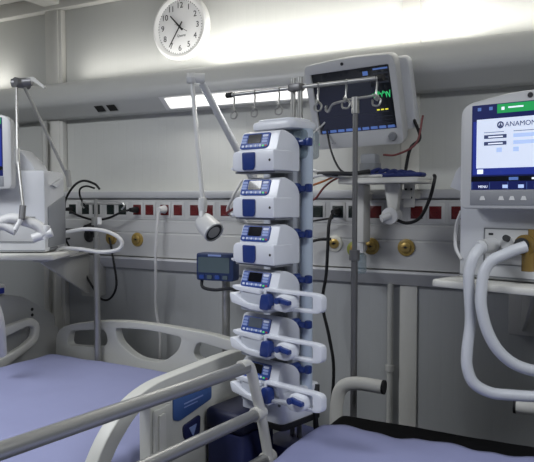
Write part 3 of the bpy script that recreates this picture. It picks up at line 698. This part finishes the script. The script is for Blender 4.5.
# ------------------------------------------------------------------ left hospital bed
lb = thing('hospital_bed', (-1.77, -1.35, 0), 0, 'hospital bed with ivory plastic headboard and side rails on the left', 'bed')
def LBX(x): return x+1.77
def LBY(y): return y+1.35
TB = Matrix.Translation((1.77, 1.35, 0))
def board(y0, y1, name):
    m = MB(TB)
    out = rpoly([(-2.29, .58), (-2.305, .80), (-2.30, .875), (-2.235, .918), (-2.05, .952), (-1.874, .966), (-1.674, .964), (-1.45, .952), (-1.29, .925), (-1.22, .88), (-1.212, .80), (-1.225, .58)], [.0, .05, .06, .05, .06, .06, .06, .06, .06, .06, .05, 0], 4)
    h1 = rpoly([(-2.235, .82), (-2.02, .835), (-1.985, .86), (-2.0, .918), (-2.22, .892)], [.03, .02, .03, .03, .03], 4)
    h2 = rpoly([(-1.945, .93), (-1.93, .87), (-1.83, .805), (-1.68, .805), (-1.6, .87), (-1.585, .925), (-1.76, .94)], [.02, .05, .06, .06, .05, .02, .1], 4)
    h3 = rpoly([(-1.53, .86), (-1.5, .835), (-1.30, .815), (-1.31, .885), (-1.51, .915)], [.03, .02, .03, .03, .03], 4)
    m.prism(out, y0, y1, 'ivory', holes=[h1, h2, h3], bev=.012, seg=3)
    m.build(name, lb)
board(-.305, -.26, 'headboard')
board(-2.46, -2.415, 'footboard')
m = MB(TB); m.b2(-2.24, -1.19, -2.41, -.31, .50, .56, 'bed_frame', .01).b2(-2.1, -1.3, -2.2, -.5, .28, .36, 'bed_frame', .01)
m.tube([(-2.1, -.9, .34), (-2.1, -1.3, .52)], .025, 'bed_frame').tube([(-1.35, -1.7, .34), (-1.35, -1.3, .52)], .025, 'bed_frame')
m.cyl((-2.018, -.335, .42), (-2.018, -.335, .52), .022, 'bed_frame')
m.b2(-2.3, -1.22, -.3, -.265, .45, .62, 'bed_frame', .008).b2(-2.3, -1.22, -2.455, -2.42, .45, .62, 'bed_frame', .008); m.build('bed_base', lb)
for x in (-2.05, -1.35):
    for y in (-.6, -2.1):
        m = MB(TB); m.cyl((x, y, .28), (x, y, .12), .022, 'steel_dull'); m.cyl((x-.02, y, .065), (x+.02, y, .065), .065, 'black_rubber', 20); m.b2(x-.028, x+.028, y-.02, y+.02, .06, .14, 'bed_frame', .006); m.build('castor', lb)
# right (near) side rail, head section, plane x=-1.12
m = MB(TB)
out = rpoly([(-.60, .62), (-.58, .93), (-.62, .99), (-.75, .995), (-1.10, .995), (-1.2, .975), (-1.29, .92), (-1.36, .83), (-1.42, .68), (-1.40, .62)], [.03, .05, .04, .05, .06, .06, .06, .06, .04, .03], 4)
hA = rpoly([(-1.13, .945), (-1.19, .93), (-1.26, .875), (-1.32, .80), (-1.34, .76), (-1.13, .74)], [.02, .03, .03, .03, .02, .02], 4)
hB = rpoly([(-.65, .955), (-.66, .915), (-.8, .955)], .01, 3)
m.prism(out, -1.145, -1.105, 'ivory', 'yz', holes=[hA], bev=.010, seg=3)
r1 = m.build('side_rail', lb)
m = MB(TB); m.b2(-1.105, -1.092, -1.125, -1.045, .70, .925, 'ivory', .008); m.b2(-1.094, -1.084, -1.115, -1.085, .72, .91, 'white_warm', .004); m.build('latch_panel', r1)
m = MB(TB); m.prism(rpoly([(-.83, .878), (-.83, .958), (-1.03, .958), (-1.03, .868), (-1.0, .858)], .01), -1.106, -1.1, 'bed_label', 'yz', bev=.002)
m.b2(-1.1, -1.0992, -.98, -.88, .900, .904, 'key'); m.b2(-1.1, -1.0992, -.98, -.91, .890, .893, 'key'); m.build('control_panel', r1, 'blue control panel')
m = MB(TB); m.prism(rpoly([(-.895, .848), (-.985, .838), (-.98, .80), (-.94, .768), (-.90, .79)], .014), -1.106, -1.097, 'navy', 'yz', bev=.003)
m.prism(rpoly([(-.92, .828), (-.96, .825), (-.94, .795)], .004), -1.098, -1.095, 'key', 'yz'); m.build('release_button', r1, 'navy release button')
m = MB(TB); m.tube([(-1.13, -.9, .66), (-1.16, -.9, .58), (-1.2, -.9, .54)], .02, 'bed_frame', 10, 3); m.tube([(-1.13, -1.2, .66), (-1.16, -1.2, .58), (-1.2, -1.2, .54)], .02, 'bed_frame', 10, 3); m.build('hinge_arm', r1)
# far side rail
m = MB(TB)
out = rpoly([(-.335, .90), (-.35, .935), (-.386, .953), (-.472, .945), (-.56, .93), (-1.1, .92), (-1.15, .8), (-1.1, .68), (-.7, .70), (-.447, .79), (-.35, .835)], [.02, .02, .03, .03, .03, .05, .05, .05, .1, .05, .03], 4)
hA = rpoly([(-.37, .905), (-.41, .918), (-.56, .885), (-.75, .88), (-.75, .79), (-.56, .80), (-.44, .83), (-.38, .86)], [.02, .02, .03, .03, .03, .05, .04, .03], 4)
m.prism(out, -2.40, -2.365, 'ivory', 'yz', holes=[hA], bev=.008, seg=3)
r2 = m.build('side_rail', lb)
m = MB(TB); m.tube([(-2.38, -.9, .70), (-2.35, -.9, .6), (-2.24, -.9, .54)], .02, 'bed_frame', 10, 3); m.build('hinge_arm', r2)

def cushion(x0, x1, y0, y1, z0, z1, rad, mt, amp, seed, top_round=.03):
    """subdivided rounded slab with soft creases"""
    tb = bmesh.new(); bmesh.ops.create_cube(tb, size=1)
    bmesh.ops.transform(tb, matrix=Matrix.Translation(((x0+x1)/2, (y0+y1)/2, (z0+z1)/2)) @ Matrix.Diagonal((x1-x0, y1-y0, z1-z0, 1)), verts=tb.verts)
    bmesh.ops.bevel(tb, geom=tb.edges[:], offset=rad, segments=4, affect='EDGES', profile=.5)
    bmesh.ops.subdivide_edges(tb, edges=[e for e in tb.edges if e.calc_length() > .15], cuts=40, use_grid_fill=True)
    for v in tb.verts:
        if v.co.z > (z0+z1)/2:
            p = v.co*3+Vector((seed, 0, 0))
            v.co.z += amp*noise.noise(p)+amp*.5*noise.noise(p*2.7)+amp*.35*noise.noise(Vector((v.co.x*14, v.co.y*4, seed)))
    return tb
m = MB(); m.merge(cushion(-2.28, -1.19, -2.40, -.36, .565, .795, .035, 'lavender', .008, 1.3), 'lavender')
o = m.build('mattress'); tag(o, 'mattress under a lavender fitted sheet on the left bed', 'mattress')

# ------------------------------------------------------------------ right patient trolley
tr = thing('patient_trolley', (-.455, -1.5, 0), 0, 'patient trolley with stainless side rails and white push handles at right', 'trolley')
TT = Matrix.Translation((.455, 1.5, 0))
m = MB(TT); m.b2(-.79, -.12, -2.48, -.53, .56, .615, 'dark', .008)
m.b2(-.62, -.29, -2.1, -.9, .22, .30, 'bed_frame', .02)
for y in (-1.1, -1.9): m.cyl((-.455, y, .28), (-.455, y, .58), .05, 'bed_frame', 20)
m.build('frame', tr)
for x in (-.66, -.25):
    for y in (-.95, -2.05):
        m = MB(TT); m.cyl((x, y, .22), (x, y, .1), .02, 'steel_dull'); m.cyl((x-.02, y, .07), (x+.02, y, .07), .07, 'black_rubber', 20); m.tube([(x, y, .2), (-.455+(x+.455)*.6, y, .26)], .025, 'bed_frame'); m.build('castor', tr)
for s_ in (-1, 1):
    def hx(x): return -.455+s_*x
    m = MB(TT); m.tube([(hx(.34), -.52, .59), (hx(.365), -.50, .62), (hx(.368), -.485, .70), (hx(.368), -.48, .80), (hx(.35), -.48, .862), (hx(.30), -.48, .884), (hx(.205), -.48, .884)], .0225, 'white_warm', 14, 6)
    h_ = m.build('push_handle', tr)
    m = MB(TT); m.cyl((hx(.207), -.48, .884), (hx(.199), -.48, .884), .0232, 'black_rubber', 18); m.build('end_cap', h_)
# stainless side rail on the left, swung slightly outward
top0, top1 = Vector((-.893, -.975, 1.035)), Vector((-1.04, -2.05, 1.035))
lo0, lo1 = Vector((-.893, -.905, .885)), Vector((-1.03, -2.05, .885))
m = MB(TT); m.cyl(top0, top1, .0175, 'steel', 18); sr = m.build('top_rail', tr, 'stainless top rail tube')
m = MB(TT); m.cyl(lo0, lo1, .0165, 'steel', 18); m.build('lower_rail', tr, 'stainless lower rail tube')
lo0b, lo1b = Vector((-.893, -.845, .735)), Vector((-1.03, -2.05, .735))
m = MB(TT); m.cyl(lo0b, lo1b, .0165, 'steel', 18); m.build('lower_rail', tr, 'stainless lower rail tube')
m = MB(TT)
m.tube([(-.897, -1.0, 1.045), (-.893, -.965, 1.04), (-.893, -.945, 1.01), (-.893, -.925, .96), (-.892, -.895, .885), (-.89, -.86, .77), (-.885, -.84, .68), (-.86, -.83, .62), (-.79, -.83, .585)], .0165, 'white_warm', 14, 6, flat=.8,
       radii=None)
for q in (lo0, lo0b): m.cyl((q.x, q.y+.02, q.z), (q.x-.003, q.y-.02, q.z), .0205, 'white_warm', 16)
m.build('rail_post', tr, 'white plastic curved rail post')
m = MB(TT); m.tube([(-1.04, -2.05, 1.045), (-1.035, -2.07, .9), (-1.0, -2.08, .7), (-.9, -2.08, .61), (-.79, -2.08, .585)], .019, 'white_warm', 14, 6); m.build('rail_post', tr, 'white plastic curved rail post')

m = MB(); m.merge(cushion(-.785, -.125, -2.45, -.545, .617, .80, .03, 'mattress_black', .003, 5.1), 'mattress_black')
M['mattress_black'].node_tree.nodes['Principled BSDF'].inputs['Specular IOR Level'].default_value = .1
o = m.build('trolley_mattress'); tag(o, 'black vinyl mattress showing at the head of the right trolley', 'mattress')
# sheet draped over it
tb = bmesh.new()
nu, nv = 60, 90
sec = []   # cross section (x,z)
xs0, xs1 = -.792, -.118
for k in range(14): sec.append((xs0-.012+.006*math.sin(k), .58+(.785-.58)*k/13))
for k in range(1, 6):
    a = PI-(PI/2)*k/5; sec.append((xs0+.028+.034*math.cos(a), .779+.03*math.sin(a)))
for k in range(1, 40): sec.append((xs0+.03+(xs1-xs0-.06)*k/40, .809))
for k in range(6):
    a = PI/2-(PI/2)*k/5; sec.append((xs1-.028+.034*math.cos(a), .779+.03*math.sin(a)))
for k in range(1, 14): sec.append((xs1+.01, .785-(.785-.58)*k/13))
grid = []
for j in range(nv+1):
    v = j/nv; row = []
    for i, (x, z) in enumerate(sec):
        edge = -.695+.012*math.sin(i*.35)+.006*math.sin(i*.9+1)
        if x < -.76: edge -= .02*(1-(z-.58)/.23)
        y = edge+(-2.4-edge)*v
        p = Vector((x*4, y*4, 3.3))
        d = .004*noise.noise(p)+.003*noise.noise(p*2.6)+.002*noise.noise(Vector((x*18+y*5, y*3, 1)))
        top = z > .8
        row.append(tb.verts.new((x-(0 if top else abs(d)*1.5*(1 if x < -.4 else -1)), y, z+(max(-.003, d)-.001 if top else 0))))
    grid.append(row)
for a, b in zip(grid, grid[1:]):
    for k in range(len(sec)-1): tb.faces.new((a[k], b[k], b[k+1], a[k+1]))
bmesh.ops.recalc_face_normals(tb, faces=tb.faces)
m = MB(); m.merge(tb, 'lavender2'); o = m.build('bed_sheet', angle=80)
sm = o.modifiers.new('thick', 'SOLIDIFY'); sm.thickness = .003; sm.offset = 1
tag(o, 'lavender bed sheet draped over the black mattress of the right trolley', 'sheet')

# ------------------------------------------------------------------ grey cabinet bottom left
gc = thing('equipment_cabinet', (-2.46, 0, 0), 0, 'grey equipment cabinet with a sloping top behind the left bed', 'cabinet')
m = MB(); m.prism(rpoly([(-.60, .08), (-.13, .08), (-.13, .86), (-.15, .865), (-.155, .925), (-.35, 1.04), (-.42, 1.055), (-.60, 1.055)], [.01, .01, .01, 0, .02, .03, .02, .02]), -.42, .0, 'cabinet_grey', 'yz', bev=.006); m.build('casing', gc)
for z in (.945, .972):
    m = MB(); m.cyl((-.003, -.30, z), (.002, -.30, z), .008, 'black', 10); m.build('screw_hole', gc)
for x in (-.37, -.05):
    for y in (-.54, -.2):
        m = MB(); m.cyl((x-.012, y, .04), (x+.012, y, .04), .04, 'black_rubber', 16); m.b2(x-.02, x+.02, y-.02, y+.02, .05, .085, 'dark'); m.build('castor', gc)
m = MB(); m.prism(rpoly(rect(-.1, .08, -.06, .07), .03), 0, .05, 'white', 'xy', bev=.015); m.b2(.076, .084, -.03, .03, .01, .035, 'scr_navy'); o = m.build('tubing_pack'); o.location = (-2.56, -.49, 1.056); o.rotation_euler = (0, 0, R(20)); tag(o, 'white and blue soft tubing pack on top of the grey cabinet', 'pack')

# ------------------------------------------------------------------ wall cables at the left
P0 = -.066
def plug(x, z, r=.013): return ((x, -.064, z), (x, -.115, z), r)
cable('power_cable', [(-2.42, -.12, 1.449), (-2.36, -.17, 1.50), (-2.28, -.2, 1.56), (-2.20, -.22, 1.585), (-2.13, -.22, 1.57), (-2.10, -.22, 1.545)], .0055, 'black', 'black cable rising from the leftmost wall socket and arching right', plug0=plug(-2.422, 1.449))
cable('power_cable', [(-2.265, -.12, 1.449), (-2.262, -.17, 1.50), (-2.24, -.2, 1.545), (-2.19, -.21, 1.56), (-2.14, -.21, 1.55)], .0045, 'black', 'short black cable curling up from the third wall socket')
cable('power_cable', [(-2.01, -.12, 1.449), (-2.05, -.13, 1.438), (-2.12, -.14, 1.41), (-2.2, -.15, 1.40), (-2.3, -.15, 1.42), (-2.36, -.14, 1.44)], .0055, 'black', 'black plug and cable in the first red socket running left', plug0=plug(-2.01, 1.449, .016))
cable('power_cable', [(-2.28, -.13, 1.355), (-2.36, -.15, 1.35), (-2.43, -.2, 1.36), (-2.48, -.24, 1.36)], .006, 'black', 'black cable with a round plug below the leftmost sockets', plug0=((-2.285, -.065, 1.36), (-2.285, -.12, 1.357), .026))
cable('power_cable', [(-2.45, -.06, 1.30), (-2.42, -.11, 1.29), (-2.34, -.12, 1.2), (-2.27, -.1, 1.08), (-2.21, -.1, 1.015), (-2.15, -.1, 1.02), (-2.11, -.1, 1.09), (-2.13, -.1, 1.22), (-2.172, -.075, 1.312)], .0055, 'black', 'black cable hanging in a loop below the channel beside the left drip pole')
cable('power_cable', [(-1.849, -.11, 1.44), (-1.855, -.12, 1.34), (-1.86, -.12, 1.24), (-1.875, -.1, 1.1), (-1.89, -.08, .98), (-1.875, -.07, .86), (-1.88, -.07, .7), (-1.87, -.07, .3)], .0065, 'cable_white', 'white cable hanging from a red socket down the wall behind the headboard', plug0=((-1.849, -.064, 1.452), (-1.849, -.11, 1.45), .02))
# right of the pumps
cable('power_cable', [(-.989, -.12, 1.44), (-.995, -.14, 1.40), (-1.0, -.14, 1.30), (-1.01, -.13, 1.2), (-1.03, -.12, 1.08), (-1.0, -.12, .95), (-.98, -.12, .82), (-.99, -.12, .6), (-.98, -.12, .3)], .0065, 'black', 'black cable hanging from a black socket down the wall beside the pumps', plug0=plug(-.989, 1.449, .016))
cable('power_cable', [(-.989, -.11, 1.425), (-1.05, -.13, 1.415), (-1.13, -.14, 1.40)], .004, 'black', 'thin black cable running left from a black socket towards the pumps')
cable('power_cable', [(-1.001, -.1, 1.34), (-1.06, -.12, 1.335), (-1.1, -.12, 1.31), (-1.095, -.12, 1.25)], .006, 'black', 'short black cable at the gas outlet right of the pumps')
# lead by the lamp head
cable('sensor_cable', [(-1.40, -.12, 1.58), (-1.44, -.14, 1.50), (-1.47, -.12, 1.44), (-1.40, -.08, 1.40), (-1.38, -.066, 1.31)], .006, 'cable_white', 'pale lead hanging beside the examination lamp head')
cable('sensor_cable', [(-1.35, -.13, 1.47), (-1.42, -.13, 1.465), (-1.47, -.13, 1.44)], .006, 'red_cable', 'short red lead behind the examination lamp head')
# pump power lead below base
cable('power_cable', [(-.80, -.70, .93), (-.795, -.715, .88), (-.80, -.71, .82), (-.80, -.69, .75)], .009, 'black', 'black plug lead hanging from the bottom of the pump rack')
# white sampling line on right ventilator
cable('sampling_line', [(-.398, -.575, 1.465), (-.412, -.575, 1.42), (-.412, -.58, 1.36), (-.392, -.592, 1.325)], .005, 'cable_white', 'thin white line at the left side of the right ventilator')

# ------------------------------------------------------------------ lights
def area(name, loc, rot, sx, sy, e, c=(1, 1, 1)):
    l = bpy.data.lights.new(name, 'AREA'); l.shape = 'RECTANGLE'; l.size = sx; l.size_y = sy; l.energy = e; l.color = c
    o = bpy.data.objects.new(name, l); col.objects.link(o); o.location = loc; o.rotation_euler = rot; return o
# uplights lying on the canopy
for x0, x1, e in ((-1.62, -.45, 4.6), (-2.4, -1.5, 1.1), (-4.2, -2.9, 2.6), (-.7, 1.3, 3.6)):
    area('uplight', ((x0+x1)/2, -.085, 2.10), (R(176), 0, 0), x1-x0, .04, e, (1, .98, .93))
# downlights under the lens
area('downlight', (-1.42, -.13, 1.925), (R(-38), 0, 0), .75, .05, 2.2, (1, .98, .93))
# dim room lighting from the ceiling lamps
area('ceiling_lamp', (.7, -1.9, 2.52), (0, 0, 0), 1.2, .6, 32, (.93, .96, 1))
area('ceiling_lamp', (-2.2, -1.9, 2.52), (0, 0, 0), 1.2, .6, 42, (.93, .96, 1))
w = bpy.data.worlds.new('World'); bpy.context.scene.world = w; w.use_nodes = True
w.node_tree.nodes['Background'].inputs[0].default_value = (.6, .63, .7, 1)
w.node_tree.nodes['Background'].inputs[1].default_value = .3

# ------------------------------------------------------------------ camera
F = 658
cam = bpy.data.cameras.new('camera'); cam.sensor_width = 36; cam.lens = F/534*36; cam.clip_start = .05
co = bpy.data.objects.new('camera', cam); col.objects.link(co)
co.location = (0, -2.54, 1.5)
co.rotation_euler = (PI/2-math.atan(32/F), 0, R(27.9))
bpy.context.scene.camera = co
vs = bpy.context.scene.view_settings
vs.view_transform = 'Standard'; vs.look = 'None'; vs.exposure = 0
